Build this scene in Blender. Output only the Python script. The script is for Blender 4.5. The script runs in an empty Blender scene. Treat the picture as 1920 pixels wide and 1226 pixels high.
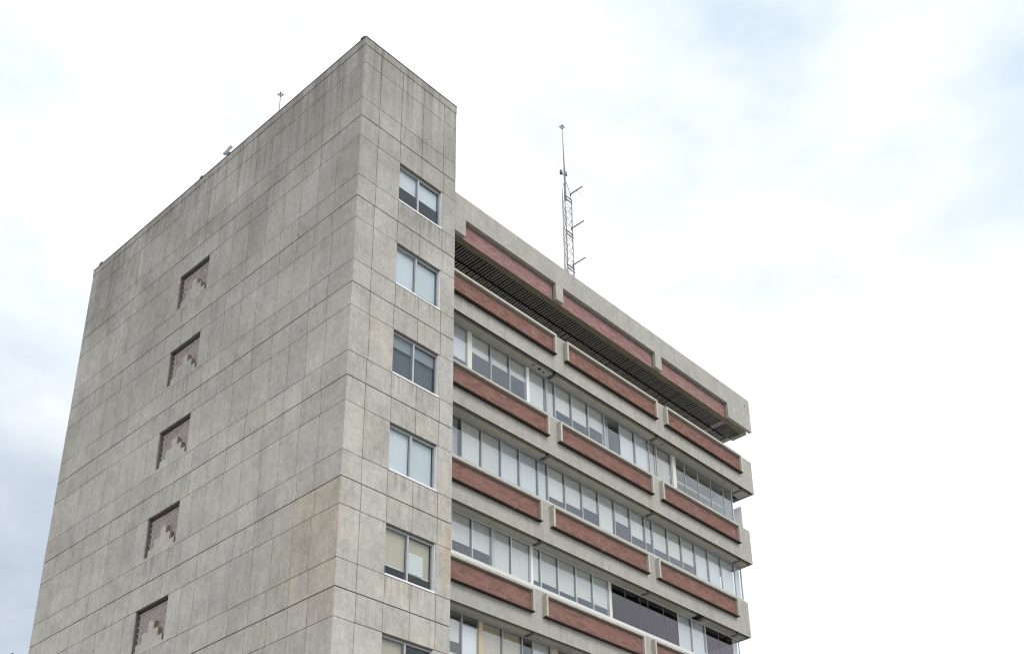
import bpy, bmesh, math, random
from mathutils import Matrix, Vector
random.seed(7)
sc = bpy.context.scene
col = sc.collection

# ------------------------------------------------------------------ camera
cd = bpy.data.cameras.new('camera')
cam = bpy.data.objects.new('camera', cd); col.objects.link(cam); sc.camera = cam
CAM = Vector((-18.994, -25.4665, -32.635))
R_ = Vector((0.63520254, -0.77064546, -0.05121816)); U_ = Vector((-0.29789981, -0.30564701, 0.90434264)); F_ = Vector((0.71258223, 0.55918287, 0.42372289))
m = Matrix.Identity(4)
for i in range(3):
    m[i][0] = R_[i]; m[i][1] = U_[i]; m[i][2] = -F_[i]; m[i][3] = CAM[i]
cam.matrix_world = m
cd.sensor_fit = 'HORIZONTAL'; cd.sensor_width = 36; cd.lens = 36 * 2246.356 / 1920
cd.shift_x = -216.81 / 1920; cd.shift_y = 469.77 / 1920      # the photograph is a crop from the upper left of its frame
cd.clip_start = 0.1; cd.clip_end = 5000

# ------------------------------------------------------------------ world, sun, exposure
SUN_DIR = Vector((0.05, -0.80, 0.85)).normalized()            # towards the sun
sun_el = math.asin(SUN_DIR.z); sun_az = math.atan2(SUN_DIR.x, SUN_DIR.y)
world = bpy.data.worlds.new('World'); sc.world = world; world.use_nodes = True
wn = world.node_tree; wn.nodes.clear()
def WN(t, **k):
    n = wn.nodes.new(t)
    for a, b in k.items(): setattr(n, a, b)
    return n
def wl(a, b): wn.links.new(a, b)
def wmath(op, a, b=None, clamp=False):
    n = WN('ShaderNodeMath', operation=op, use_clamp=clamp)
    for i, v in enumerate((a, b)):
        if v is None: continue
        if isinstance(v, (int, float)): n.inputs[i].default_value = v
        else: wl(v, n.inputs[i])
    return n.outputs[0]
sky = WN('ShaderNodeTexSky', sky_type='NISHITA', sun_disc=False)
sky.sun_elevation = sun_el; sky.sun_rotation = sun_az
tc = WN('ShaderNodeTexCoord')
def wnoise(scale, detail, rough, loc, stretch=(1, 1, 1)):
    mp = WN('ShaderNodeMapping'); mp.inputs['Location'].default_value = loc; mp.inputs['Scale'].default_value = stretch
    wl(tc.outputs['Generated'], mp.inputs['Vector'])
    n = WN('ShaderNodeTexNoise'); n.inputs['Scale'].default_value = scale; n.inputs['Detail'].default_value = detail; n.inputs['Roughness'].default_value = rough
    wl(mp.outputs[0], n.inputs['Vector']); return n.outputs['Fac']
def lobe(d, lo, hi):
    n = WN('ShaderNodeVectorMath', operation='DOT_PRODUCT'); wl(tc.outputs['Generated'], n.inputs[0]); n.inputs[1].default_value = Vector(d).normalized()
    mr = WN('ShaderNodeMapRange', interpolation_type='SMOOTHSTEP'); wl(n.outputs['Value'], mr.inputs[0])
    mr.inputs[1].default_value = lo; mr.inputs[2].default_value = hi
    return mr.outputs[0]
# broken overcast: a bright white deck with thinner bluish places and greyer cloud low on the left
n1 = wnoise(2.2, 5, 0.5, (5.3, 0.9, 2.7)); n2 = wnoise(5.5, 6, 0.55, (2.0, 7.0, 1.0), (1, 1, 1.8))
thin = wmath('ADD', wmath('MULTIPLY', n1, 0.5), wmath('MULTIPLY', n2, 0.5))
right = wmath('ADD', lobe((0.59, 0.36, 0.72), 0.975, 1.0), lobe((0.70, 0.15, 0.69), 0.955, 1.0), True)
leftlow = lobe((0.32, 0.90, 0.28), 0.935, 1.0)
leftmid = lobe((0.22, 0.84, 0.50), 0.955, 1.0)
gap = wmath('ADD', wmath('MULTIPLY', right, 0.145), wmath('ADD', wmath('MULTIPLY', leftlow, 0.215), wmath('MULTIPLY', leftmid, 0.03)))
mr = WN('ShaderNodeMapRange', interpolation_type='SMOOTHSTEP'); wl(wmath('ADD', thin, gap), mr.inputs[0])
mr.inputs[1].default_value = 0.40; mr.inputs[2].default_value = 0.86
gapmask = mr.outputs[0]
CLOUD = 12.4
cloud = WN('ShaderNodeMix', data_type='RGBA'); cloud.inputs[6].default_value = (CLOUD, CLOUD, CLOUD, 1)
lowc = WN('ShaderNodeMix', data_type='RGBA'); lowc.inputs[6].default_value = (7.7, 9.2, 10.6, 1); lowc.inputs[7].default_value = (5.7, 6.5, 7.4, 1); wl(leftlow, lowc.inputs[0]); wl(lowc.outputs[2], cloud.inputs[7])
wl(gapmask, cloud.inputs[0])
mix = WN('ShaderNodeMix', data_type='RGBA'); wl(wmath('MULTIPLY', gapmask, 0.22), mix.inputs[0]); wl(cloud.outputs[2], mix.inputs[6]); wl(sky.outputs[0], mix.inputs[7])
bg = WN('ShaderNodeBackground'); bg.inputs['Strength'].default_value = 0.1; wl(mix.outputs[2], bg.inputs[0])
wo = WN('ShaderNodeOutputWorld'); wl(bg.outputs[0], wo.inputs[0])

sd = bpy.data.lights.new('sun', 'SUN'); sd.energy = 1.5; sd.angle = math.radians(30); sd.color = (1.0, 0.975, 0.94)
so = bpy.data.objects.new('sun', sd); col.objects.link(so)
so.rotation_euler = (-SUN_DIR).to_track_quat('-Z', 'Y').to_euler(); so.location = (-30, -60, 60)

vs = sc.view_settings
vs.view_transform = 'Standard'; vs.look = 'None'; vs.exposure = 0.05; vs.gamma = 1.0; vs.use_curve_mapping = False
sc.cycles.transparent_max_bounces = 24
sc.cycles.max_bounces = 8
sc.cycles.use_denoising = True
sc.cycles.denoiser = 'OPENIMAGEDENOISE'
sc.cycles.denoising_input_passes = 'RGB_ALBEDO_NORMAL'
sc.cycles.denoising_prefilter = 'ACCURATE'
sc.cycles.denoising_quality = 'HIGH'
sc.cycles.filter_width = 1.2

# ------------------------------------------------------------------ materials
class NT:
    def __init__(s, name):
        s.m = bpy.data.materials.new(name); s.m.use_nodes = True
        s.t = s.m.node_tree; s.t.nodes.clear()
        s.out = s.n('ShaderNodeOutputMaterial')
    def n(s, t, **k):
        n = s.t.nodes.new(t)
        for a, b in k.items(): setattr(n, a, b)
        return n
    def l(s, a, b): s.t.links.new(a, b)
    def setin(s, sock, v):
        if hasattr(v, 'is_output'): s.l(v, sock)
        else: sock.default_value = v
    def math(s, op, a, b=None, clamp=False):
        n = s.n('ShaderNodeMath', operation=op, use_clamp=clamp); s.setin(n.inputs[0], a)
        if b is not None: s.setin(n.inputs[1], b)
        return n.outputs[0]
    def pos(s): return s.n('ShaderNodeNewGeometry').outputs['Position']
    def scaled(s, v, sx, sy, sz, loc=(0, 0, 0)):
        mp = s.n('ShaderNodeMapping'); mp.inputs['Scale'].default_value = (sx, sy, sz); mp.inputs['Location'].default_value = loc
        s.l(v, mp.inputs['Vector']); return mp.outputs[0]
    def noise(s, v, scale, detail=4, rough=0.55):
        n = s.n('ShaderNodeTexNoise'); n.inputs['Scale'].default_value = scale; n.inputs['Detail'].default_value = detail; n.inputs['Roughness'].default_value = rough
        s.l(v, n.inputs['Vector']); return n.outputs['Fac']
    def ramp(s, v, lo, hi, a=0.0, b=1.0, smooth=True):
        n = s.n('ShaderNodeMapRange', interpolation_type='SMOOTHSTEP' if smooth else 'LINEAR'); s.setin(n.inputs[0], v)
        for i, q in enumerate((lo, hi, a, b)): n.inputs[i + 1].default_value = q
        return n.outputs[0]
    def mixc(s, f, a, b, blend='MIX'):
        n = s.n('ShaderNodeMix', data_type='RGBA', blend_type=blend); s.setin(n.inputs[0], f)
        s.setin(n.inputs[6], a if hasattr(a, 'is_output') else (*a, 1)); s.setin(n.inputs[7], b if hasattr(b, 'is_output') else (*b, 1))
        return n.outputs[2]
    def hsv(s, c, v):
        n = s.n('ShaderNodeHueSaturation'); s.setin(n.inputs['Value'], v); s.l(c, n.inputs['Color']); return n.outputs[0]
    def rnd(s):
        g = s.n('ShaderNodeNewGeometry'); o = s.n('ShaderNodeObjectInfo')
        return s.math('FRACT', s.math('ADD', g.outputs['Random Per Island'], o.outputs['Random']))
    def sep(s, v):
        n = s.n('ShaderNodeSeparateXYZ'); s.l(v, n.inputs[0]); return n.outputs
    def bsdf(s, color, rough=0.8, bump=None, strength=0.3, dist=0.01, metallic=0.0, spec=0.5):
        b = s.n('ShaderNodeBsdfPrincipled'); s.setin(b.inputs['Base Color'], color if hasattr(color, 'is_output') else (*color, 1))
        s.setin(b.inputs['Roughness'], rough); b.inputs['Metallic'].default_value = metallic; b.inputs['Specular IOR Level'].default_value = spec
        if bump is not None:
            bp = s.n('ShaderNodeBump'); bp.inputs['Strength'].default_value = strength; bp.inputs['Distance'].default_value = dist
            s.l(bump, bp.inputs['Height']); s.l(bp.outputs[0], b.inputs['Normal'])
        s.l(b.outputs[0], s.out.inputs[0]); return s.m

def concrete(name, base, panel=0.10, streak=0.14, blotch=0.16, grain=0.16, tower=False, warm=(0.47, 0.39, 0.29)):
    t = NT(name); p = t.pos()
    big = t.noise(p, 0.22, 5, 0.6)
    mid = t.noise(p, 1.1, 6, 0.65)
    st = t.noise(t.scaled(p, 5.5, 5.5, 0.28), 1.0, 5, 0.6)           # boards and runs, vertical
    st2 = t.noise(t.scaled(p, 17, 17, 0.5), 1.0, 3, 0.6)
    fine = t.noise(p, 26, 5, 0.75)
    v = t.math('ADD', 1.0, t.math('MULTIPLY', t.math('SUBTRACT', big, 0.5), blotch * 1.6))
    v = t.math('ADD', v, t.math('MULTIPLY', t.math('SUBTRACT', mid, 0.5), blotch * 2.1))
    v = t.math('ADD', v, t.math('MULTIPLY', t.math('SUBTRACT', st, 0.5), streak * 2.2))
    v = t.math('ADD', v, t.math('MULTIPLY', t.math('SUBTRACT', st2, 0.5), streak * 1.3))
    v = t.math('ADD', v, t.math('MULTIPLY', t.math('SUBTRACT', fine, 0.5), grain * 1.6))
    v = t.math('ADD', v, t.math('MULTIPLY', t.math('SUBTRACT', t.noise(p, 7.0, 5, 0.75), 0.5), grain * 4.2))
    v = t.math('ADD', v, t.math('MULTIPLY', t.math('SUBTRACT', t.noise(t.scaled(p, 1, 1, 0.7, (4, 9, 1)), 2.6, 6, 0.7), 0.5), grain * 2.6))
    v = t.math('ADD', v, t.math('MULTIPLY', t.math('SUBTRACT', t.rnd(), 0.5), panel * 2))
    vo = t.n('ShaderNodeTexVoronoi'); vo.inputs['Scale'].default_value = 5.5; vo.inputs['Randomness'].default_value = 1.0; t.l(p, vo.inputs['Vector'])
    pore = t.ramp(vo.outputs['Distance'], 0.05, 0.13, 0.66, 1.0)     # blowholes
    gate = t.ramp(t.noise(p, 2.3, 2), 0.50, 0.58)
    pore = t.math('ADD', 1.0, t.math('MULTIPLY', gate, t.math('SUBTRACT', pore, 1.0)))
    v = t.math('MULTIPLY', v, pore)
    tint = t.noise(p, 0.55, 4, 0.6)
    c = t.mixc(t.ramp(tint, 0.35, 0.7), base, tuple(b * k for b, k in zip(base, (1.03, 1.0, 0.95))))
    z = t.sep(p)
    if tower:
        # soot running down from the parapet
        run = t.noise(t.scaled(p, 4.2, 4.2, 0.16), 1.0, 5, 0.62)
        hgt = t.ramp(z[2], -1.5, 3.9)
        soot = t.math('MULTIPLY', t.ramp(run, 0.40, 0.72), hgt)
        v = t.math('MULTIPLY', v, t.math('SUBTRACT', 1.0, t.math('MULTIPLY', soot, 0.36)))
        v = t.math('MULTIPLY', v, t.math('SUBTRACT', 1.0, t.math('MULTIPLY', t.math('MULTIPLY', t.ramp(t.noise(p, 0.28, 5, 0.65), 0.30, 0.62), t.ramp(z[2], -15.0, 2.0)), 0.34)))
        fl_ = t.math('FRACT', t.math('DIVIDE', t.math('MULTIPLY', z[2], -1.0), 3.6))          # 0 just under a storey groove
        hang = t.noise(t.scaled(p, 6.5, 6.5, 0.10, (2, 5, 3)), 1.0, 4, 0.6)
        run2 = t.math('MULTIPLY', t.ramp(hang, 0.52, 0.70), t.ramp(fl_, 0.50, 0.0))
        v = t.math('MULTIPLY', v, t.math('SUBTRACT', 1.0, t.math('MULTIPLY', run2, 0.15)))
        # drips under the window sills and the niches
        drip = t.noise(t.scaled(p, 9.0, 9.0, 0.18, (1, 8, 2)), 1.0, 4, 0.6)
        below = t.math('MULTIPLY', t.ramp(fl_, 0.735, 0.75), t.ramp(fl_, 1.0, 0.80))
        wx = t.math('MULTIPLY', t.ramp(z[0], 1.70, 1.85), t.ramp(z[0], 3.85, 3.70))
        ny = t.math('MULTIPLY', t.math('MULTIPLY', t.ramp(z[1], 8.9, 9.1), t.ramp(z[1], 11.1, 10.9)), t.ramp(z[0], 0.06, 0.02))
        run3 = t.math('MULTIPLY', t.math('MULTIPLY', t.ramp(drip, 0.44, 0.66), below), t.math('ADD', wx, ny, True))
        v = t.math('MULTIPLY', v, t.math('SUBTRACT', 1.0, t.math('MULTIPLY', run3, 0.30)))
        pale = t.noise(t.scaled(p, 3.0, 3.0, 0.5, (9, 1, 6)), 1.0, 6, 0.7)
        c = t.mixc(t.math('MULTIPLY', t.ramp(pale, 0.58, 0.72), 0.35), c, (0.50, 0.495, 0.475))
        # board marks of the formwork, about every half metre
        u = t.math('ADD', z[0], z[1])
        row = t.math('FLOOR', t.math('DIVIDE', z[2], 1.2))
        bm_ = t.math('ABSOLUTE', t.math('SUBTRACT', t.math('FRACT', t.math('ADD', t.math('DIVIDE', u, 0.34), t.math('MULTIPLY', row, 0.37))), 0.5))
        bm_ = t.math('MULTIPLY', t.ramp(bm_, 0.06, 0.02), t.ramp(t.noise(t.scaled(p, 2.2, 2.2, 0.8), 1.0, 3), 0.44, 0.56))
        v = t.math('MULTIPLY', v, t.math('SUBTRACT', 1.0, t.math('MULTIPLY', bm_, 0.11)))
        # ochre runs near the corner, low down
        oc = t.noise(t.scaled(p, 3.2, 3.2, 0.12, (3, 1, 2)), 1.0, 4, 0.6)
        om = t.math('MULTIPLY', t.ramp(oc, 0.30, 0.66, 0.25, 1.0), t.math('MULTIPLY', t.ramp(z[2], -20.5, -16.5), t.ramp(z[2], -14.1, -14.6)))
        om = t.math('MULTIPLY', om, t.math('MULTIPLY', t.ramp(z[1], 4.6, 0.6), t.ramp(z[0], 0.06, 0.02)))
        om2 = t.math('MULTIPLY', t.ramp(oc, 0.35, 0.6), t.math('MULTIPLY', t.ramp(z[0], 3.7, 4.2), t.math('MULTIPLY', t.ramp(z[2], -17.5, -16.2), t.ramp(z[2], -14.3, -14.6))))
        c = t.mixc(t.math('MULTIPLY', t.math('ADD', om, om2, True), 0.70), c, warm)
    else:
        run = t.noise(t.scaled(p, 3.4, 3.4, 0.3), 1.0, 5, 0.6)
        v = t.math('MULTIPLY', v, t.math('SUBTRACT', 1.0, t.math('MULTIPLY', t.ramp(run, 0.5, 0.75), 0.16)))
        eff = t.noise(t.scaled(p, 1.8, 1.8, 0.9, (5, 2, 7)), 1.0, 6, 0.7)
        c = t.mixc(t.math('MULTIPLY', t.ramp(eff, 0.62, 0.74), 0.45), c, (0.56, 0.56, 0.53))
    c = t.hsv(c, v)
    h = t.math('ADD', t.math('MULTIPLY', fine, 0.6), t.math('ADD', t.math('MULTIPLY', st2, 0.5), t.math('MULTIPLY', pore, 0.8)))
    return t.bsdf(c, 0.88, h, 0.35, 0.012, spec=0.25)

M = {}
M['tower_concrete'] = concrete('tower_concrete', (0.440, 0.430, 0.403), panel=0.065, streak=0.085, blotch=0.30, grain=0.19, tower=True)
M['frame_concrete'] = concrete('frame_concrete', (0.385, 0.382, 0.357), panel=0.0, streak=0.10, blotch=0.13, grain=0.14)
M['lip_concrete'] = concrete('lip_concrete', (0.47, 0.46, 0.415), panel=0.05, streak=0.08, blotch=0.12, grain=0.12)
M['joint_concrete'] = concrete('joint_concrete', (0.17, 0.162, 0.148), panel=0.0)
M['rough_soffit'] = concrete('rough_soffit', (0.05, 0.043, 0.032), panel=0.0, blotch=0.25)  # near-black; also used where shade is put under lips and lintels
M['soffit_paint'] = concrete('soffit_paint', (0.46, 0.445, 0.39), panel=0.06, streak=0.04, blotch=0.10, grain=0.08)
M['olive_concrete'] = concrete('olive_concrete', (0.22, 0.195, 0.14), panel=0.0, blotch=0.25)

def brick(name, a, b, c_, mortar=None):
    t = NT(name); p = t.pos(); r = t.rnd()
    c = t.mixc(t.ramp(r, 0.0, 0.5), a, b); c = t.mixc(t.ramp(r, 0.62, 1.0), c, c_)
    v = t.math('ADD', 0.82, t.math('MULTIPLY', t.noise(p, 30, 5, 0.7), 0.36))
    v = t.math('MULTIPLY', v, t.math('ADD', 0.84, t.math('MULTIPLY', t.noise(t.scaled(p, 1.8, 1.8, 0.8), 1.0, 6, 0.65), 0.32)))
    c = t.mixc(t.math('MULTIPLY', t.ramp(t.noise(t.scaled(p, 2.5, 2.5, 1.2, (7, 3, 1)), 1.0, 6, 0.7), 0.60, 0.75), 0.35), c, (0.48, 0.42, 0.39))
    return t.bsdf(t.hsv(c, v), 0.9, t.noise(p, 40, 4, 0.7), 0.4, 0.006, spec=0.2)
M['brick_red'] = brick('brick_red', (0.226, 0.115, 0.095), (0.262, 0.138, 0.115), (0.19, 0.095, 0.079))
M['brick_pink'] = brick('brick_pink', (0.31, 0.178, 0.172), (0.36, 0.21, 0.205), (0.27, 0.15, 0.145))
M['brick_mauve'] = brick('brick_mauve', (0.345, 0.30, 0.295), (0.38, 0.335, 0.33), (0.30, 0.255, 0.252))
t = NT('mortar'); p = t.pos(); M['mortar'] = t.bsdf(t.hsv(t.mixc(t.noise(p, 3), (0.34, 0.29, 0.265), (0.42, 0.37, 0.34)), t.math('ADD', 0.8, t.math('MULTIPLY', t.noise(p, 40), 0.4))), 0.95, spec=0.2)
t = NT('mortar_pale'); p = t.pos(); M['mortar_pale'] = t.bsdf(t.hsv(t.mixc(t.noise(p, 3), (0.44, 0.41, 0.39), (0.50, 0.47, 0.45)), t.math('ADD', 0.8, t.math('MULTIPLY', t.noise(p, 40), 0.4))), 0.95, spec=0.2)

def paint(name, c, rough=0.5, var=0.12, metallic=0.0, scale=3.0):
    t = NT(name); p = t.pos()
    v = t.math('ADD', 1 - var, t.math('MULTIPLY', t.noise(t.scaled(p, 1, 1, 0.5), scale, 5, 0.65), var * 2))
    v = t.math('ADD', v, t.math('MULTIPLY', t.math('SUBTRACT', t.rnd(), 0.5), var * 0.6))
    return t.bsdf(t.hsv(t.mixc(0.0, c, c), v), rough, t.noise(p, 30), 0.05, 0.004, metallic)
M['aluminium'] = paint('aluminium', (0.60, 0.64, 0.66), 0.42, 0.10)
M['grey_metal'] = paint('grey_metal', (0.40, 0.42, 0.43), 0.45, 0.12)
M['white_metal'] = paint('white_metal', (0.78, 0.79, 0.80), 0.4, 0.08)
M['sill_white'] = paint('sill_white', (0.62, 0.63, 0.62), 0.5, 0.16)
M['dark_metal'] = paint('dark_metal', (0.06, 0.062, 0.065), 0.45, 0.15)
M['galvanised'] = paint('galvanised', (0.50, 0.48, 0.50), 0.4, 0.15, 0.5)
M['mast_white'] = paint('mast_white', (0.33, 0.31, 0.33), 0.5, 0.15)
M['mast_purple'] = paint('mast_purple', (0.17, 0.15, 0.19), 0.5, 0.15)
M['slat_wood'] = paint('slat_wood', (0.40, 0.38, 0.34), 0.7, 0.3)  # lighter copy of the slat wood, painted as lit in the back row
M['slat_wood_shaded'] = paint('slat_wood_shaded', (0.25, 0.235, 0.21), 0.7, 0.3)  # same wood painted darker, as the shaded front row of slats
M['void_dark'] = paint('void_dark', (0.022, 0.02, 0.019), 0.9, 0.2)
M['room_grey'] = paint('room_grey', (0.55, 0.56, 0.57), 0.85, 0.08)
M['room_dark'] = paint('room_dark', (0.14, 0.14, 0.15), 0.85, 0.1)
M['post_cream'] = paint('post_cream', (0.66, 0.66, 0.60), 0.6, 0.06)
def fabric(name, c, trans=0.25):
    t = NT(name); p = t.pos()
    v = t.math('ADD', 0.93, t.math('MULTIPLY', t.noise(t.scaled(p, 9, 9, 0.5), 1.0, 3), 0.09))
    v = t.math('ADD', v, t.math('MULTIPLY', t.math('SUBTRACT', t.rnd(), 0.5), 0.14))
    return t.bsdf(t.hsv(t.mixc(0.0, c, c), v), 0.85, t.noise(t.scaled(p, 14, 14, 0.7), 1.0, 2), 0.15, 0.02, spec=0.2)
M['blind_cream'] = fabric('blind_cream', (0.69, 0.69, 0.645))
M['blind_white'] = fabric('blind_white', (0.68, 0.70, 0.715))
M['blind_beige'] = fabric('blind_beige', (0.55, 0.475, 0.355))
M['curtain_pink'] = fabric('curtain_pink', (0.60, 0.55, 0.50))
M['curtain_slate'] = fabric('curtain_slate', (0.15, 0.17, 0.19))
M['curtain_grey'] = fabric('curtain_grey', (0.40, 0.41, 0.44))
M['valance_grey'] = fabric('valance_grey', (0.27, 0.29, 0.31))
M['paper_white'] = fabric('paper_white', (0.84, 0.87, 0.88))
def glass(name, tint, refl=0.09, rcol=(0.90, 0.95, 1.0)):
    t = NT(name); lw = t.n('ShaderNodeLayerWeight'); lw.inputs[0].default_value = 0.5
    f = t.math('ADD', refl, t.math('MULTIPLY', t.math('POWER', lw.outputs['Facing'], 4.5), 0.9))
    tr = t.n('ShaderNodeBsdfTransparent'); tr.inputs[0].default_value = (*tint, 1)
    gl = t.n('ShaderNodeBsdfGlossy'); gl.inputs['Color'].default_value = (*rcol, 1); gl.inputs['Roughness'].default_value = 0.015
    bp = t.n('ShaderNodeBump'); bp.inputs['Strength'].default_value = 0.04; bp.inputs['Distance'].default_value = 0.02
    t.l(t.noise(t.pos(), 0.9, 2), bp.inputs['Height']); t.l(bp.outputs[0], gl.inputs['Normal'])
    mx = t.n('ShaderNodeMixShader'); t.l(f, mx.inputs[0]); t.l(tr.outputs[0], mx.inputs[1]); t.l(gl.outputs[0], mx.inputs[2]); t.l(mx.outputs[0], t.out.inputs[0])
    return t.m
M['glass'] = glass('glass', (0.94, 0.95, 0.955))
M['tower_glass'] = glass('tower_glass', (0.92, 0.945, 0.96), 0.030, (0.88, 0.95, 1.0))
M['glass_film'] = glass('glass_film', (0.20, 0.18, 0.22), 0.105, (0.96, 0.93, 1.0))
t = NT('ground'); p = t.pos()
M['ground'] = t.bsdf(t.hsv(t.mixc(t.noise(p, 0.15, 5), (0.21, 0.205, 0.195), (0.27, 0.262, 0.25)), t.math('ADD', 0.85, t.math('MULTIPLY', t.noise(p, 8, 5), 0.3))), 0.9, t.noise(p, 20, 5), 0.3, 0.01)

# ------------------------------------------------------------------ builders
ORG = {}
def meta(o, label=None, cat=None, group=None, kind=None):
    if label: o['label'] = label
    if cat: o['category'] = cat
    if group: o['group'] = group
    if kind: o['kind'] = kind
    return o
def attach(o, parent, world=(0, 0, 0)):
    w = Vector(world); ORG[o.name] = w
    col.objects.link(o)
    if parent is not None:
        o.parent = parent; o.location = w - ORG[parent.name]
    else: o.location = w
    return o
def thing(name, label, cat, loc, group=None):
    o = bpy.data.objects.new(name, None); o.empty_display_size = 0.5
    return meta(attach(o, None, loc), label, cat, group)
class MB:
    def __init__(s): s.v = []; s.f = []; s.mi = []
    def box(s, x0, x1, y0, y1, z0, z1, mi=0):
        b = len(s.v)
        s.v += [(x0, y0, z0), (x1, y0, z0), (x1, y1, z0), (x0, y1, z0), (x0, y0, z1), (x1, y0, z1), (x1, y1, z1), (x0, y1, z1)]
        s.f += [(b, b+3, b+2, b+1), (b+4, b+5, b+6, b+7), (b, b+1, b+5, b+4), (b+1, b+2, b+6, b+5), (b+2, b+3, b+7, b+6), (b+3, b, b+4, b+7)]
        s.mi += [mi] * 6; return s
    def tube(s, a, b, r0, r1=None, n=8, mi=0):
        a = Vector(a); b = Vector(b); r1 = r0 if r1 is None else r1
        d = (b - a).normalized(); u = d.orthogonal().normalized(); w = d.cross(u); k = len(s.v)
        for c, r in ((a, r0), (b, r1)):
            for i in range(n):
                an = 2 * math.pi * i / n; s.v.append(tuple(c + (u * math.cos(an) + w * math.sin(an)) * r))
        for i in range(n):
            j = (i + 1) % n; s.f.append((k+i, k+j, k+n+j, k+n+i)); s.mi.append(mi)
        s.f.append(tuple(k + i for i in reversed(range(n)))); s.f.append(tuple(k + n + i for i in range(n))); s.mi += [mi, mi]
        return s
    def path(s, pts, r, n=6, closed=False):
        q = list(pts) + ([pts[0]] if closed else [])
        for a, b in zip(q, q[1:]): s.tube(a, b, r, r, n)
        return s
    def prism(s, poly, x0, x1, mi=0):              # polygon in (y, z), extruded along x
        k = len(s.v); n = len(poly)
        for x in (x0, x1):
            for y, z in poly: s.v.append((x, y, z))
        for i in range(n):
            j = (i + 1) % n; s.f.append((k+i, k+j, k+n+j, k+n+i)); s.mi.append(mi)
        s.f.append(tuple(k + i for i in reversed(range(n)))); s.f.append(tuple(k + n + i for i in range(n))); s.mi += [mi, mi]
        return s
    def mesh(s, name, *mats, fix=False, off=(0, 0, 0)):
        me = bpy.data.meshes.new(name); me.from_pydata([(a - off[0], b - off[1], c - off[2]) for a, b, c in s.v], [], s.f)
        for mm in mats: me.materials.append(M[mm])
        if len(mats) > 1:
            for pl, i in zip(me.polygons, s.mi): pl.material_index = i
        if fix:
            bm = bmesh.new(); bm.from_mesh(me); bmesh.ops.recalc_face_normals(bm, faces=bm.faces); bm.to_mesh(me); bm.free()
        me.update(); return me
    def build(s, name, mat, parent, fix=False):     # coordinates are world coordinates
        mats = mat if isinstance(mat, tuple) else (mat,)
        org = ORG[parent.name] if parent is not None else Vector((0, 0, 0))
        return attach(bpy.data.objects.new(name, s.mesh(name, *mats, fix=fix, off=org)), parent, org)
CUBES = {}
def cube_mesh(mat):
    if mat not in CUBES: CUBES[mat] = MB().box(-.5, .5, -.5, .5, -.5, .5).mesh('block_' + mat, mat)
    return CUBES[mat]
def block(name, parent, x0, x1, y0, y1, z0, z1, mat):
    o = bpy.data.objects.new(name, cube_mesh(mat)); attach(o, parent, ((x0+x1)/2, (y0+y1)/2, (z0+z1)/2)); o.scale = (abs(x1-x0), abs(y1-y0), abs(z1-z0)); return o
rr = random.uniform

H = 3.6; W = 4.4133; D = 18.81; TOP = 3.798; GROUND = -34.3
NV = 6                                               # storeys modelled panel by panel

# ------------------------------------------------------------------ ground
g = MB().box(-900, 900, -900, 900, GROUND - 1.0, GROUND).build('ground', 'ground', None); meta(g, kind='structure')

# ------------------------------------------------------------------ stair tower
tower = thing('stair_tower', 'tall bare concrete tower with formwork joints, at the left of the building', 'tower', (0, 0, GROUND))
PT = 0.045                                           # panels stand this far in front of the joint bottom
def wall_cells(u0, u1, z0, z1, holes):
    us = sorted({u0, u1, *[h[0] for h in holes], *[h[1] for h in holes]}); zs = sorted({z0, z1, *[h[2] for h in holes], *[h[3] for h in holes]})
    for a, b in zip(us, us[1:]):
        run = None
        for c, d in zip(zs, zs[1:]):
            if any(h[0] <= (a+b)/2 <= h[1] and h[2] <= (c+d)/2 <= h[3] for h in holes):
                if run: yield (a, b, *run); run = None
            else: run = (run[0], d) if run else (c, d)
        if run: yield (a, b, *run)
niches = [(8.99, 11.03, -k*H - 2.68, -k*H - 0.93) for k in range(NV)]
fwins = [(1.765, 3.765, -k*H - 2.68, -k*H - 0.95) for k in range(NV)]
b = MB()
for c in wall_cells(PT, D - 0.001, GROUND, 3.70, niches): b.box(PT, 0.30, c[0], c[1], c[2], c[3])
side_wall = b.build('side_wall', 'joint_concrete', tower)
b = MB()
for c in wall_cells(0.302, W - 0.03, GROUND, 3.70, fwins): b.box(c[0], c[1], PT, 0.30, c[2], c[3])
front_wall = b.build('front_wall', 'joint_concrete', tower)
b = MB().box(W - 0.30, W, 0.302, D - 0.302, GROUND, 3.70).box(0.30, W, D - 0.30, D, GROUND, 3.70)
b.box(0.30, W - 0.30, 0.30, D - 0.30, 3.2, 3.4)
b.build('rear_walls', 'tower_concrete', tower)
b = MB()
for k in range(NV + 1): b.box(0.301, W - 0.301, 0.301, D - 0.301, -k*H - 0.25, -k*H)
b.box(1.2, W - 0.301, 3.2, 3.35, -NV*H, 3.2)
b.build('floor_slabs', 'room_dark', tower)

zrows = [(2.57, 3.425), (0.85, 2.57), (0.0, 0.85)]
for k in range(NV): zrows += [(-k*H - 0.93, -k*H), (-k*H - 2.68, -k*H - 0.93), (-(k+1)*H, -k*H - 2.68)]
side_cols = [0, 1.28, 2.22, 3.25, 4.25, 5.35, 6.42, 7.45, 8.47, 9.5, 10.5, 11.55, 12.62, 13.65, 14.65, 15.64, 16.67, 17.76, D]
niche_cols = [0, 1.28, 2.22, 3.25, 4.25, 5.35, 6.42, 7.45, 8.25, 8.99, 11.03, 11.72, 12.62, 13.65, 14.65, 15.64, 16.67, 17.76, D]
front_cols = [0, 0.765, 1.765, 2.79, 3.815, W]
HV, TH, VJ = 0.020, 0.0115, 0.0095                     # half widths of the storey groove, thin joint, upright joint
def zgap(z):
    k = round(z / H)
    return HV if abs(z - k*H) < 0.01 and z < 0.5 else TH
far = MB()
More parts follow.
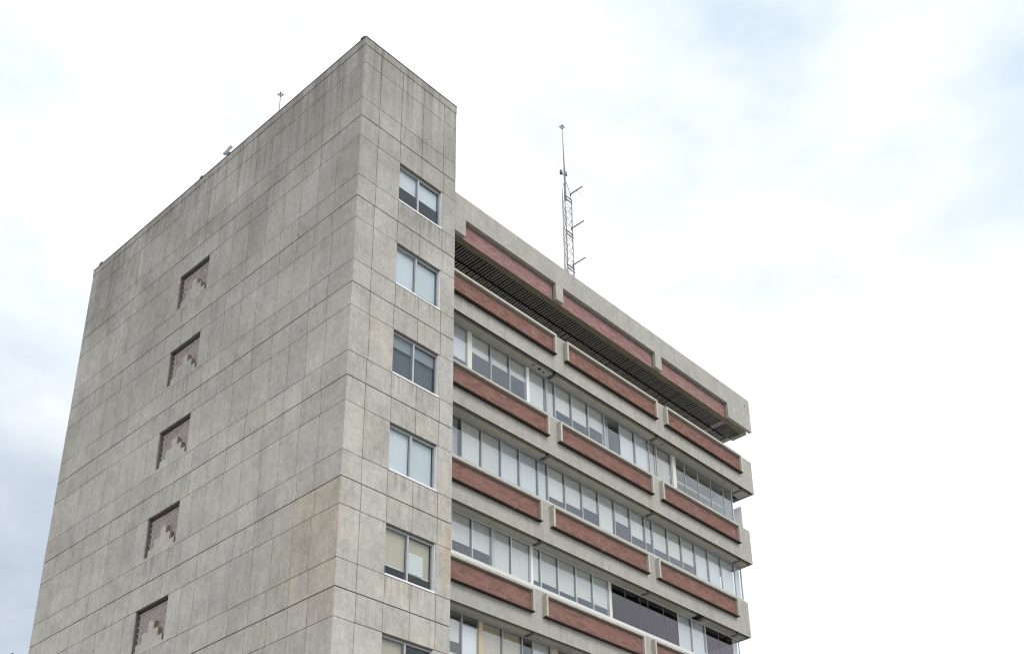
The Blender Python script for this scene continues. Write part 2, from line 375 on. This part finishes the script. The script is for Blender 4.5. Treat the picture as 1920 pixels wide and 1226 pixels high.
for i, (z0, z1) in enumerate(zrows):
    mid = i > 2 and i % 3 == 1
    a0, a1 = z0 + zgap(z0), z1 - zgap(z1)
    cols = niche_cols if mid else side_cols
    jit = [0 if j in (0, len(cols)-1) or (mid and cols[j] in (8.99, 11.03)) else rr(-0.07, 0.07) for j in range(len(cols))]
    for j in range(len(cols) - 1):
        y0, y1 = cols[j] + jit[j], cols[j+1] + jit[j+1]
        if mid and abs(cols[j] - 8.99) < 0.01: continue
        g0 = -0.0 if j == 0 else (0.0 if mid and abs(cols[j] - 11.03) < 0.01 else VJ); g1 = 0.0 if mid and abs(cols[j+1] - 8.99) < 0.01 else VJ
        if j == len(cols) - 2: g1 = 0
        dx = rr(-0.003, 0.003)
        if j < 10 and z1 > -20.5: block('panel', side_wall, dx, PT - 0.001, y0 + g0, y1 - g1, a0, a1, 'tower_concrete')
        else: far.box(dx, PT - 0.001, y0 + g0, y1 - g1, a0, a1)
    fm = (0, 0) if not mid else (2, 4)
    jit = [0] + [rr(-0.025, 0.025) for _ in range(4)] + [0]
    if mid: jit[2] = jit[4] = 0
    for j in range(5):
        if mid and 2 <= j < 4: continue
        x0, x1 = front_cols[j] + jit[j], front_cols[j+1] + jit[j+1]
        if mid and j == 1: x1 = 1.765
        if mid and j == 4: x0 = 3.765
        e0 = PT if j == 0 else (0 if mid and j == 4 else VJ)
        e1 = 0 if j == 4 else (0 if mid and j == 1 else VJ)
        dy = rr(-0.003, 0.003)
        zz = (a0, a1 + (0.0))
        block('panel', front_wall, x0 + (e0 if j else PT), x1 - e1, dy, PT - 0.001, zz[0], zz[1], 'tower_concrete')
o = far.build('panel', 'tower_concrete', side_wall); o['kind'] = 'stuff'
b = MB().box(0, PT - 0.001, 0, D, GROUND, -NV*H - 0.03).box(PT, W, 0, PT - 0.001, GROUND, -NV*H - 0.03)
b.build('plinth_wall', 'tower_concrete', tower)
# coping: proud by a few millimetres, with a thin weathered capping
b = MB().box(-0.012, 0.31, -0.012, D + 0.01, 3.436, TOP - 0.03).box(0.31, W + 0.004, -0.012, 0.31, 3.436, TOP - 0.03).box(W - 0.31, W + 0.004, 0.31, D, 3.71, TOP - 0.03).box(0.31, W - 0.31, D - 0.31, D, 3.71, TOP - 0.03)
cop = b.build('coping', 'tower_concrete', tower)
b = MB().box(-0.022, 0.33, -0.022, D + 0.02, TOP - 0.029, TOP + 0.012).box(0.33, W + 0.012, -0.022, 0.33, TOP - 0.029, TOP + 0.012)
b.build('capping', 'rough_soffit', cop)
MB().box(-0.02, 0.10, 0.10, 0.30, TOP + 0.013, TOP + 0.10).build('coping_lug', 'rough_soffit', cop)

# brick niches of the side wall
def bricks(w, h, d, bl, bh, mort=0.011, tooth=0.0, back=0.05, seed=1, axis='x'):
    """running bond, w wide and h high from the origin, faces towards -d; mortar board behind"""
    rg = random.Random(seed); m_ = MB(); r = 0; z = 0.0
    n = max(1, round(h / (bh + mort))); ph = h / n
    nb = max(1, round(w / (bl + mort))); pl = w / nb
    for r in range(n):
        off = -pl/2 if r % 2 else 0
        u = off
        while u < w - 1e-4:
            a, c = max(u, 0) + mort/2, min(u + pl, w) - mort/2; u += pl
            if r % 2 and c > w - pl * 0.6 and tooth: c -= tooth
            if c - a < 0.02: continue
            dd = rg.uniform(-0.004, 0.004)
            if axis == 'x': m_.box(a, c, dd, d, r*ph + mort/2, (r+1)*ph - mort/2)
            else: m_.box(dd, d, a, c, r*ph + mort/2, (r+1)*ph - mort/2)
    if axis == 'x': m_.box(0, w, 0.009, d + back, 0, h, 1)
    else: m_.box(0.012, d, 0, w - 0.10, 0, h, 1)
    return m_
ND = 0.155
nb_me = bricks(2.04, 1.68, 0.05, 0.21, 0.088, 0.022, tooth=0.07, axis='y').mesh('niche_bricks', 'brick_mauve', 'mortar_pale')
for k in range(NV):
    zt = -k*H
    poly = [(8.992, zt - 2.676), (8.992, zt - 2.55), (9.13, zt - 2.55), (9.13, zt - 2.30), (9.42, zt - 2.30), (9.42, zt - 1.97), (9.72, zt - 1.97), (9.72, zt - 1.64), (10.05, zt - 1.64), (10.05, zt - 1.98), (10.40, zt - 1.98), (10.40, zt - 2.30), (10.74, zt - 2.30), (10.74, zt - 2.55), (11.028, zt - 2.55), (11.028, zt - 2.676)]
    st = MB().prism(poly, 0.002, ND - 0.01).build('stepped_sill', 'tower_concrete', side_wall, fix=True)
    for yy, za, zb_ in ((9.72, 1.64, 1.97), (9.42, 1.97, 2.30), (9.13, 2.30, 2.55)): block('step_side_shade', side_wall, 0.012, ND - 0.012, yy - 0.006, yy - 0.0005, zt - zb_ + 0.002, zt - za - 0.002, 'olive_concrete')  # dark slabs put shade and stain into the steps' right faces
    block('niche_back', side_wall, ND + 0.055, ND + 0.10, 8.991, 11.029, zt - 2.679, zt - 0.931, 'rough_soffit')  # near-black back gives painted shade above the bricks and dark toothed gaps
    o = attach(bpy.data.objects.new('niche_brickwork', nb_me), side_wall, (ND, 8.99, zt - 2.68)); o['kind'] = 'stuff'

# tower windows: two sliding panes in an aluminium frame
def pleats(x0, x1, y, z0, z1, mat, name, parent, amp=0.03, pitch=0.11):
    m_ = MB(); n = max(4, int((x1 - x0) / pitch * 4)); k = 0
    for i in range(n + 1):
        x = x0 + (x1 - x0) * i / n; yy = y + amp * math.sin(i * math.pi / 2 + 0.4 * math.sin(i * 1.7))
        m_.v += [(x, yy, z0), (x, yy, z1), (x, yy + 0.006, z0), (x, yy + 0.006, z1)]
    for i in range(n):
        a, c = 4*i, 4*i + 4
        m_.f += [(a, c, c+1, a+1), (a+2, a+3, c+3, c+2), (a, a+2, c+2, c), (a+1, c+1, c+3, a+3)]; m_.mi += [0]*4
    return m_.build(name, mat, parent)
WB = [((0.45, 'blind_white'), (0.45, 'blind_white')), ((1.0, 'blind_white'), (0.80, 'blind_white')), None, ((1.0, 'blind_white'), (1.0, 'blind_white')), ((0.73, 'blind_beige'), (0.73, 'blind_beige')), ((1.0, 'blind_beige'), (0.0, 'blind_beige'))]
for k in range(NV):
    x0, x1, z0, z1 = fwins[k]
    f = MB(); q = 0.055; yf, yb = 0.10, 0.19
    f.box(x0, x1, yf, yb, z1 - q, z1 - 0.001).box(x0, x0 + q, yf, yb, z0 + q, z1 - q).box(x1 - q, x1, yf, yb, z0 + q, z1 - q).box(x0, x1, yf, yb, z0 + 0.001, z0 + q)
    win = f.build('window_frame', 'grey_metal', tower)
    block('window_sill', win, x0 + 0.004, x1 - 0.004, -0.018, yf - 0.001, z0 + 0.004, z0 + 0.062, 'white_metal')
    block('jamb_trim', win, x1 - 0.022, x1 - 0.002, 0.02, yf - 0.001, z0 + 0.066, z1 - 0.004, 'white_metal')
    xm = 2.73
    block('mullion', win, xm - 0.032, xm + 0.032, yf + 0.006, yb - 0.006, z0 + q, z1 - q, 'grey_metal')
    for (a, c, yy) in ((x0 + q, xm - 0.032, 0.125), (xm + 0.032, x1 - q, 0.155)):
        block('pane', win, a, c, yy, yy + 0.008, z0 + q, z1 - q, 'tower_glass')
    if WB[k]:
        for (drop, mt), a, c in zip(WB[k], (x0 + q, xm + 0.012), (xm - 0.012, x1 - q)):
            if drop > 0:
                zb = z1 - 0.06 - (z1 - z0 - 0.12) * drop
                bl = block('blind', win, a + 0.01, c - 0.01, 0.235, 0.243, zb, z1 - 0.06, mt)
                if drop < 1: block('blind_rail', win, a + 0.01, c - 0.01, 0.228, 0.25, zb - 0.03, zb - 0.001, 'white_metal')
        if k == 4: block('paper_sheet', win, 2.83, 3.42, 0.18, 0.184, z0 + 0.47, z0 + 1.18, 'blind_cream')
    else:
        pleats(x0 + q, x1 - q, 0.30, z0 + 0.02, z1 - 0.06, 'curtain_slate', 'curtain', win)
        block('valance', win, x0 + q, x1 - q, 0.215, 0.225, z1 - 0.50, z1 - 0.06, 'valance_grey')

# ------------------------------------------------------------------ office block
XE = 25.06; X0 = W + 0.004
block_ = thing('office_block', 'office building with red brick bands and glass strips, right of the tower', 'building', (15, 6, GROUND))
BY = [1.036, 1.525, 2.026, 2.514, 3.01, 3.50]          # front plane of each beam, top storey first
BT, BB = -2.932, -4.706                               # beam top and bottom, top storey
TT, TB, TD = -3.055, -3.969, 0.194                    # brick tray top, bottom, projection
BACK = 14.0
NF = 5
trays_x = [(X0 + 0.03, 10.789), (11.416, 17.393), (18.03, 23.976)]
FIN, LIP, REC = 0.10, 0.10, 0.125
tray_me = []
for i, (a, c) in enumerate(trays_x):
    tray_me.append(bricks(c - a - 2*FIN, TT - TB - LIP - 0.05, 0.06, 0.26, 0.078, 0.018, seed=i).mesh('tray_bricks', 'brick_red', 'mortar'))
ribs = [11.07, 17.70, 24.28]
soff = [(X0 + 0.02, 10.97), (11.17, 17.60), (17.80, 24.18), (24.38, XE - 0.10)]
XM = [X0 + 0.02, 4.85, 5.85, 6.85, 7.85, 8.87, 9.87, 10.90, 11.46, 12.46, 13.50, 14.52, 15.54, 16.58, 17.57, 18.10, 19.17, 20.18, 21.20, 22.22, 23.25, 24.35, 24.90]
# blinds by pane: (drop below the head in m, material, top offset)
Cc, Ww, Be, Pk = 'blind_cream', 'blind_white', 'blind_beige', 'curtain_pink'
BL = [
 {2: (1.42, Ww), 3: (.80, Cc), 4: (.78, Cc), 5: (.76, Cc), 6: (2.0, Cc), 7: (2.0, Cc), 8: (1.18, Cc), 9: (1.18, Cc), 10: (1.02, Cc), 12: (2.0, Ww), 13: (2.0, Ww), 14: (2.0, Pk), 15: (2.0, Pk)},
 {3: (1.86, Cc), 4: (1.86, Cc), 5: (1.9, Ww), 6: (1.9, Ww), 7: (2.0, Ww), 8: (1.34, Cc), 9: (1.26, Cc), 10: (1.05, Cc), 11: (1.84, Cc), 12: (.90, Cc), 13: (1.20, Cc), 14: (1.17, Cc), 15: (1.27, Cc), 16: (1.26, Cc), 17: (1.22, Cc), 18: (1.95, Ww), 19: (1.95, Ww), 20: (1.95, Ww), 21: (1.95, Ww)},
 {2: (1.13, Cc), 3: (1.14, Cc), 4: (1.14, Cc), 5: (2.0, Cc), 6: (2.0, Cc), 7: (1.36, Cc), 8: (1.32, Cc), 9: (1.36, Cc), 10: (1.26, Cc), 11: (1.26, Cc), 17: (2.0, Ww), 18: (2.0, Ww), 21: (2.0, Ww)},
 {2: (1.15, Be, .30), 3: (1.15, Cc, .28), 4: (1.50, 'paper_white', .36), 5: (2.0, Be), 6: (2.0, Be), 8: (2.0, Cc), 10: (2.0, Cc), 12: (2.0, Cc), 13: (1.2, Cc)},
 {5: (1.2, Cc), 8: (1.2, Cc)}]
FILM = {2: set(range(12, 17)) | {19, 20}}
POST = {0: [(6.62, 6.85, 'post_cream'), (9.80, 9.95, 'white_metal'), (10.92, 11.0, 'grey_metal'), (19.24, 19.50, 'post_cream')], 1: [(5.2, 5.5, 'post_cream')], 2: [(8.82, 8.97, 'grey_metal'), (10.90, 11.02, 'white_metal'), (15.50, 15.67, 'post_cream')], 3: [(8.66, 8.87, 'blind_beige'), (12.50, 12.85, 'blind_beige')], 4: []}
def beam_level(k):
    Y = BY[k]; dz = -k*H; yn = BY[k+1]; gy = yn + 0.125
    # beam with its front lip; a dark recess runs behind the lip
    b = MB().box(X0, XE, Y, Y + 0.018, BB + dz, BB + dz + 0.2).box(X0, XE, Y, Y + 0.30, BB + dz + 0.2, BT + dz)
    b.box(XE - 0.06, XE, Y + 0.05, BACK, BB + dz, BB + dz + 0.2).box(XE - 0.30, XE, Y + 0.30, BACK, BB + dz + 0.2, BT + dz)
    beam = b.build('beam', 'frame_concrete', block_)
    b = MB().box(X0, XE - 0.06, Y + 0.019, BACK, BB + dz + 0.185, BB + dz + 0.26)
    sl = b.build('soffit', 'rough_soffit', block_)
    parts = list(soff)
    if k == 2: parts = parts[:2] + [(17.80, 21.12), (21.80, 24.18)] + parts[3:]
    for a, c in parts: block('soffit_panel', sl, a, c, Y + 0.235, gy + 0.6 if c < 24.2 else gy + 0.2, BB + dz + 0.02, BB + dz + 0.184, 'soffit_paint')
    if k == 0:
        for x, y, r in ((9.98, 1.40, .05), (10.33, 1.42, .075), (10.62, 1.46, .045), (18.30, 1.42, .05)):
            MB().tube((x, y, BB + 0.012), (x, y, BB + 0.035), r, r, 10).build('vent_hole', 'void_dark', sl)
    # brick trays on the beam
    for i, (a, c) in enumerate(trays_x):
        yf = Y - TD
        b = MB().box(a, c, yf, Y - 0.002, TT + dz - LIP, TT + dz)
        tray = b.build('tray_lip', 'lip_concrete', block_)
        for u, v in ((a, a + FIN), (c - FIN, c)): block('fin', tray, u, v, yf + 0.003, Y - 0.002, TB + dz - 0.012, TT + dz - LIP - 0.001, 'lip_concrete')
        o = attach(bpy.data.objects.new('tray_brickwork', tray_me[i]), tray, (a + FIN, yf + REC, TB + dz)); o['kind'] = 'stuff'
        block('shade_strip', tray, a + FIN + 0.001, c - FIN - 0.001, yf + REC + 0.05, Y - 0.003, TT + dz - LIP - 0.049, TT + dz - LIP - 0.001, 'rough_soffit')  # near-black strip painting the shade under the lip
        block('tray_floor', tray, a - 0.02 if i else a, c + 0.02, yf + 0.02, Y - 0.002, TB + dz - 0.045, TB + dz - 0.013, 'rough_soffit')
    return beam
def glass_level(k):
    """the glazed strip under beam k"""
    dz = -k*H; gy = BY[k+1] + 0.125; zt = BB + dz + 0.018; zb = BT + dz - H - 0.0
    mats = {0: 'grey_metal', 1: 'grey_metal', 2: 'aluminium', 3: 'grey_metal', 4: 'grey_metal'}
    xe = 23.95 if k == 0 else 24.90
    rail = (0.11, 0.15, 0.21, 0.21, 0.15)[k]
    b = MB().box(X0 + 0.01, xe, gy - 0.03, gy + 0.03, zt - 0.05, zt - 0.001).box(X0 + 0.01, xe, gy - 0.035, gy + 0.035, zb + 0.001, zb + rail)
    strip = b.build('window_strip', mats[k], block_)
    sill = block('sill', strip, X0 + 0.01, xe + 0.03, gy - 0.118, gy - 0.036, zb + 0.002, zb + (0.12 if k >= 2 else 0.045), 'sill_white' if k >= 2 else 'aluminium')
    for p0, p1, mt in POST[k]: block('post', strip, p0, p1, gy - 0.028, gy + 0.10, zb + rail + 0.001, zt - 0.051, mt)
    xs = [x for x in XM if x <= xe + 0.01]
    if k == 0: xs[-1:] = [23.25, 23.95] if abs(xs[-1] - 23.25) < .01 else [xs[-1], 23.95]
    for j, x in enumerate(xs):
        if any(p0 - 0.03 < x < p1 + 0.03 for p0, p1, _ in POST[k]): continue
        hw = 0.014 if (k == 0 and x > 19.6) else (0.018 if k == 2 else 0.026)
        fm_ = k == 2 and (15.7 < x < 20.0 or x > 22.5)
        block('mullion', strip, x - hw, x + hw, gy - (0.002 if fm_ else 0.025), gy + 0.025, zb + rail + 0.001, zt - 0.051, 'mast_purple' if fm_ else mats[k])
    for j in range(len(xs) - 1):
        a, c = xs[j] + 0.028, xs[j+1] - 0.028
        for p0, p1, _ in POST[k]:
            if p0 < (a + c)/2 < p1: continue
            if a < p0 < c and p1 >= c - 0.05: c = p0 - 0.002
            elif a < p1 < c and p0 <= a + 0.05: a = p1 + 0.002
        film = j in FILM.get(k, ())
        block('pane', strip, a, c, gy - 0.004, gy + 0.004, zb + rail + 0.001, zt - 0.051, 'glass_film' if film else 'glass')
        if j in BL[k]:
            q = BL[k][j]; drop, mt = q[0], q[1]; top = zt - 0.04 - (q[2] if len(q) > 2 else 0); bot = max(zb + rail + 0.005, zt - drop + (0.01 if drop < 1.8 else 0) + rr(-.012, .012))
            if mt == Pk: pleats(a, c, gy + 0.12, bot, top, mt, 'curtain', strip, 0.022, 0.13)
            else:
                block('blind', strip, a + 0.018, c - 0.018, gy + 0.075, gy + 0.082, bot, top, mt)
                if drop < 1.8: block('blind_rail', strip, a + 0.018, c - 0.018, gy + 0.068, gy + 0.09, bot - 0.028, bot - 0.001, 'white_metal')
    return strip
strips = []
for k in range(NF): beam_level(k)
for k in range(NF): strips.append(glass_level(k))
# dull curtain at the tower end and small things on the sills
s = strips[1]; gy = BY[2] + 0.125
pleats(5.90, 6.80, gy + 0.14, BT - 2*H + 0.07, BB - H - 0.03, 'curtain_grey', 'curtain', s, 0.03, 0.2)
s = strips[0]; gy = BY[1] + 0.125
pleats(14.56, 15.02, gy + 0.16, BT - H + 0.07, BB - 0.03, 'curtain_grey', 'curtain', s, 0.03, 0.2)
block('inner_rail', s, 19.55, 23.9, gy + 0.5, gy + 0.56, BB - 0.78, BB - 0.70, 'post_cream')
b = MB().box(23.96, 24.0, gy - 0.02, gy + 1.6, BT - H, BB + 0.01).box(24.72, 24.76, gy - 0.0, gy + 1.6, BT - H, BB - 0.55).box(24.0, 24.72, gy + 0.55, gy + 0.59, BT - H, BB - 0.62)
b.build('end_screen', 'white_metal', s)
# inside: ceilings, floors, back wall
b = MB()
for k in range(NF + 1):
    dz = -k*H
    y0 = BY[min(k, 5)] + 0.31
    b.box(X0 + 0.01, XE - 0.31, y0, BACK - 0.3, BB + dz + 0.2, BB + dz + 0.42)
    b.box(X0 + 0.01, XE - 0.31, y0, BACK - 0.3, BT + dz - 0.30, BT + dz - 0.02 - (0.6 if k else 0.6))
b.box(X0 + 0.01, XE - 0.4, 7.0, 7.15, GROUND, BB + 0.2)
b.build('interior', 'room_grey', block_)
b = MB().box(X0, XE, BACK - 0.29, BACK, GROUND, BT).box(X0, XE - 0.05, 3.6, BACK - 0.3, GROUND, BB - NF*H + 0.1).box(XE - 0.29, XE - 0.02, 5.0, BACK - 0.3, BB - NF*H + 0.1, BT - 0.01)
b.build('rear_walls', 'frame_concrete', block_)

# ------------------------------------------------------------------ roof storey
RT, RB, RO, RY = 0.543, -1.300, -0.499, 0.788
op = [(5.69, 10.767), (11.219, 17.375), (17.849, 23.066)]
b = MB().box(X0, XE, RY, RY + 0.32, RO, RT).box(X0, op[0][0], RY, RY + 0.17, RB, RO).box(op[0][1], op[1][0], RY, RY + 0.17, RB, RO).box(op[1][1], op[2][0], RY, RY + 0.17, RB, RO).box(op[2][1], XE, RY, RY + 0.17, RB, RO)
b.box(XE - 0.25, XE, RY + 0.32, 1.95, RB, RT).box(XE - 0.42, XE - 0.15, 1.95, BACK, RB, RT).box(X0, XE - 0.42, BACK - 0.3, BACK, RB, RT)
fas = b.build('roof_fascia', 'frame_concrete', block_)
MB().box(24.60, 24.68, RY - 0.012, RY + 0.01, 0.02, 0.10).build('bolt_plate', 'dark_metal', fas)
for i, (a, c) in enumerate(op):
    me = bricks(c - a, RO - RB - 0.08, 0.06, 0.26, 0.078, 0.018, seed=20 + i).mesh('fascia_bricks', 'brick_pink', 'mortar')
    o = attach(bpy.data.objects.new('fascia_brickwork', me), fas, (a, RY + 0.19, RB + 0.02)); o['kind'] = 'stuff'
for a, c in op: block('shade_strip', fas, a + 0.001, c - 0.001, RY + 0.25, RY + 0.299, RO - 0.058, RO - 0.001, 'rough_soffit')  # dark strips that stand for the shade under the fascia beam
b = MB().box(X0, XE - 0.26, RY + 0.172, 1.25, RB - 0.004, RB + 0.018).box(X0, XE - 0.26, RY + 0.30, 1.25, RB + 0.018, RO)
b.box(XE - 0.75, XE - 0.26, 1.25, 1.30, RB - 0.002, RB + 0.018)
b.build('edge_strip', 'olive_concrete', block_)
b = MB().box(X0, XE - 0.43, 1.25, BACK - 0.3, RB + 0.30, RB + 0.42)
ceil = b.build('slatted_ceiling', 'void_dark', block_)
x = X0 + 0.08; n = 0
while x < XE - 0.55:
    n += 1
    pale = n in (137, 138)
    for (y0, y1, up, mt) in ((1.256, 1.99, 0.02, 'slat_wood' if pale else 'slat_wood_shaded'), (2.09, 4.4, 0.005, 'slat_wood')):
        jx, jz = rr(-0.012, 0.012), rr(0, 0.012)
        block('slat', ceil, x + jx, x + jx + (rr(0.048, 0.060) if not pale else 0.10), y0, y1 - rr(0, 0.02), RB + up + jz, RB + up + jz + 0.035, mt)
    x += 0.1375
b = MB().box(X0, XE - 0.43, 4.42, 4.6, BT, RB + 0.29)
b.build('set_back_wall', 'room_dark', block_)
b = MB().box(X0, XE - 0.01, RY + 0.33, BACK - 0.3, 0.2, 0.35)
b.build('roof_deck', 'frame_concrete', block_)

# ------------------------------------------------------------------ rooftop mast
mx, my = 13.62, 2.5
mast = thing('lattice_mast', 'slim steel lattice radio mast with three side arms on the office roof', 'antenna mast', (mx, my, 0.35))
LT = 7.15
legs_b = [(13.36, 2.50), (13.97, 2.50), (14.12, 2.98)]; legs_t = [(13.38, 2.50), (14.01, 2.50), (14.14, 2.98)]
for (a, c), (d, e) in zip(legs_b, legs_t): MB().tube((a, c, 0.35), (d, e, LT), 0.030, 0.030, 8).build('leg', 'mast_white', mast)
br = MB(); nz = 17
for i in range(nz):
    z0 = 0.45 + (LT - 0.5) * i / nz; z1 = 0.45 + (LT - 0.5) * (i + 1) / nz
    for j in range(3):
        p, q = legs_b[j], legs_b[(j+1) % 3]
        if i % 2: p, q = q, p
        br.tube((*p, z0), (*q, z1), 0.007, 0.007, 5); br.tube((*p, z0), (*q, z0), 0.010, 0.010, 5)
o = br.build('bracing', 'mast_white', mast); o['kind'] = 'stuff'
b = MB()
for (d, e) in legs_t: b.path([(d, e, LT), (d * .75 + 13.6 * .25, e * .9 + 2.5 * .1, LT + .45), (13.6, 2.5, 8.2)], 0.018, 6)
b.build('top_taper', 'mast_white', mast)
MB().tube((13.6, 2.5, 6.9), (13.585, 2.5, 8.9), 0.05, 0.045, 8).build('pole_socket', 'mast_purple', mast)
MB().tube((13.585, 2.5, 8.9), (13.55, 2.5, 10.75), 0.034, 0.018, 8).build('pole', 'mast_purple', mast)
MB().tube((13.55, 2.5, 10.75), (13.53, 2.5, 11.55), 0.016, 0.013, 5).build('rod_tip', 'mast_purple', mast)
def ringstar(name, c, r, mat, parent):          # a finial of crossed wire diamonds with a spike through it
    b = MB(); x, y, z = c
    for ux, uy in ((0.77, -0.64), (0.64, 0.77)):
        b.path([(x + ux*r, y + uy*r, z), (x, y, z + r), (x - ux*r, y - uy*r, z), (x, y, z - r)], r*0.13, 5, True)
        b.tube((x - ux*r*1.2, y - uy*r*1.2, z), (x + ux*r*1.2, y + uy*r*1.2, z), r*0.09, r*0.09, 5)
    b.tube((x, y, z - r), (x, y, z + r*1.7), r*0.12, r*0.08, 5)
    return b.build(name, mat, parent)
ringstar('rod_crown', (13.53, 2.5, 11.42), 0.13, 'mast_purple', mast)
for (kx, kz) in ((13.46, 8.50), (13.78, 8.62)):
    b = MB().tube((kx, 2.6, kz), (kx, 2.6, kz + 0.20), 0.075, 0.06, 8); b.tube((13.6, 2.5, kz - 0.06), (kx, 2.6, kz), 0.02, 0.02, 6); b.build('beacon', 'dark_metal', mast)
for za in (7.48, 5.44, 3.32):
    b = MB().tube((13.92, 2.5, za - 0.12), (13.92, 2.42, za), 0.028, 0.028, 6); b.tube((13.92, 2.5, za), (13.92, 1.73, za), 0.034, 0.03, 6); b.build('side_arm', 'mast_purple', mast)
    MB().tube((13.92, 2.1, za - 0.0), (14.3, 2.1, za - 0.10), 0.006, 0.006, 5).build('dipole', 'galvanised', mast)
for zp in (7.06, 5.00, 3.02):
    MB().box(13.50, 13.99, 2.44, 2.475, zp + 0.05, zp + 0.10).box(13.54, 14.0, 2.44, 2.475, zp - 0.13, zp - 0.08).build('clamp_plate', 'mast_purple', mast)

# ------------------------------------------------------------------ small things on the tower parapet
lr = thing('lightning_rod', 'thin lightning rod with a small ring crown on the tower parapet', 'lightning rod', (0.2, 5.5, TOP + 0.012))
MB().tube((0.2, 5.5, TOP + 0.012), (0.2, 5.5, TOP + 1.40), 0.017, 0.014, 6).build('rod', 'mast_purple', lr)
MB().tube((0.2, 5.5, TOP + 0.012), (0.2, 5.5, TOP + 0.10), 0.04, 0.03, 8).build('base', 'galvanised', lr)
ringstar('crown', (0.2, 5.5, TOP + 1.28), 0.115, 'mast_purple', lr)
fl = thing('floodlight', 'small grey floodlight tilted on a bracket above the tower parapet', 'floodlight', (0.12, 8.75, TOP + 0.012))
b = MB().tube((0.12, 8.75, TOP + 0.012), (0.12, 8.75, TOP + 0.34), 0.025, 0.025, 6).box(0.08, 0.16, 8.62, 8.88, TOP + 0.32, TOP + 0.35)
b.build('bracket', 'galvanised', fl)
def tilted(name, parent, c, size, rot, mat):
    o = bpy.data.objects.new(name, cube_mesh(mat)); attach(o, parent, c); o.scale = size; o.rotation_euler = rot; return o
tilted('housing', fl, (0.10, 8.78, TOP + 0.50), (0.10, 0.26, 0.42), (math.radians(30), math.radians(18), 0), 'grey_metal')
tilted('lens', fl, (0.045, 8.78, TOP + 0.52), (0.012, 0.20, 0.34), (math.radians(30), math.radians(18), 0), 'aluminium')
lug = thing('parapet_bracket', 'tiny dark bracket on the parapet edge left of the floodlight', 'bracket', (0.1, 10.45, TOP + 0.012))
MB().tube((0.1, 10.45, TOP + 0.012), (0.1, 10.45, TOP + 0.14), 0.03, 0.03, 6).build('stem', 'dark_metal', lug)
MB().box(0.03, 0.15, 10.42, 10.62, TOP + 0.14, TOP + 0.21).build('head', 'dark_metal', lug)
lug = thing('parapet_bracket', 'tiny dark bracket at the far left end of the tower parapet', 'bracket', (0.06, 18.35, TOP + 0.012))
MB().box(0.0, 0.12, 18.28, 18.42, TOP + 0.012, TOP + 0.10).build('foot', 'dark_metal', lug)
MB().box(0.02, 0.10, 18.24, 18.46, TOP + 0.10, TOP + 0.22).build('head', 'dark_metal', lug)

# ------------------------------------------------------------------ street lamp whose tip reaches into the lower left corner
dx, dy = 0.3604, 0.8650; hd = math.hypot(dx, dy); dist = 20.0
lx, ly = CAM.x + dx / hd * dist, CAM.y + dy / hd * dist; lz = CAM.z + 0.34927 / hd * dist
lamp = thing('street_lamp', 'dark lamp arm tip just showing in the lower left corner', 'street lamp', (lx - 0.55, ly + 0.40, GROUND))
MB().tube((lx - 0.55, ly + 0.40, GROUND), (lx - 0.55, ly + 0.40, lz - 0.85), 0.09, 0.05, 10).build('post', 'dark_metal', lamp)
MB().path([(lx - 0.55, ly + 0.40, lz - 0.86), (lx - 0.42, ly + 0.31, lz - 0.48), (lx - 0.16, ly + 0.11, lz - 0.16)], 0.03, 8).build('arm', 'dark_metal', lamp)
MB().tube((lx - 0.16, ly + 0.11, lz - 0.16), (lx, ly, lz), 0.04, 0.012, 8).build('lamp_head', 'dark_metal', lamp)
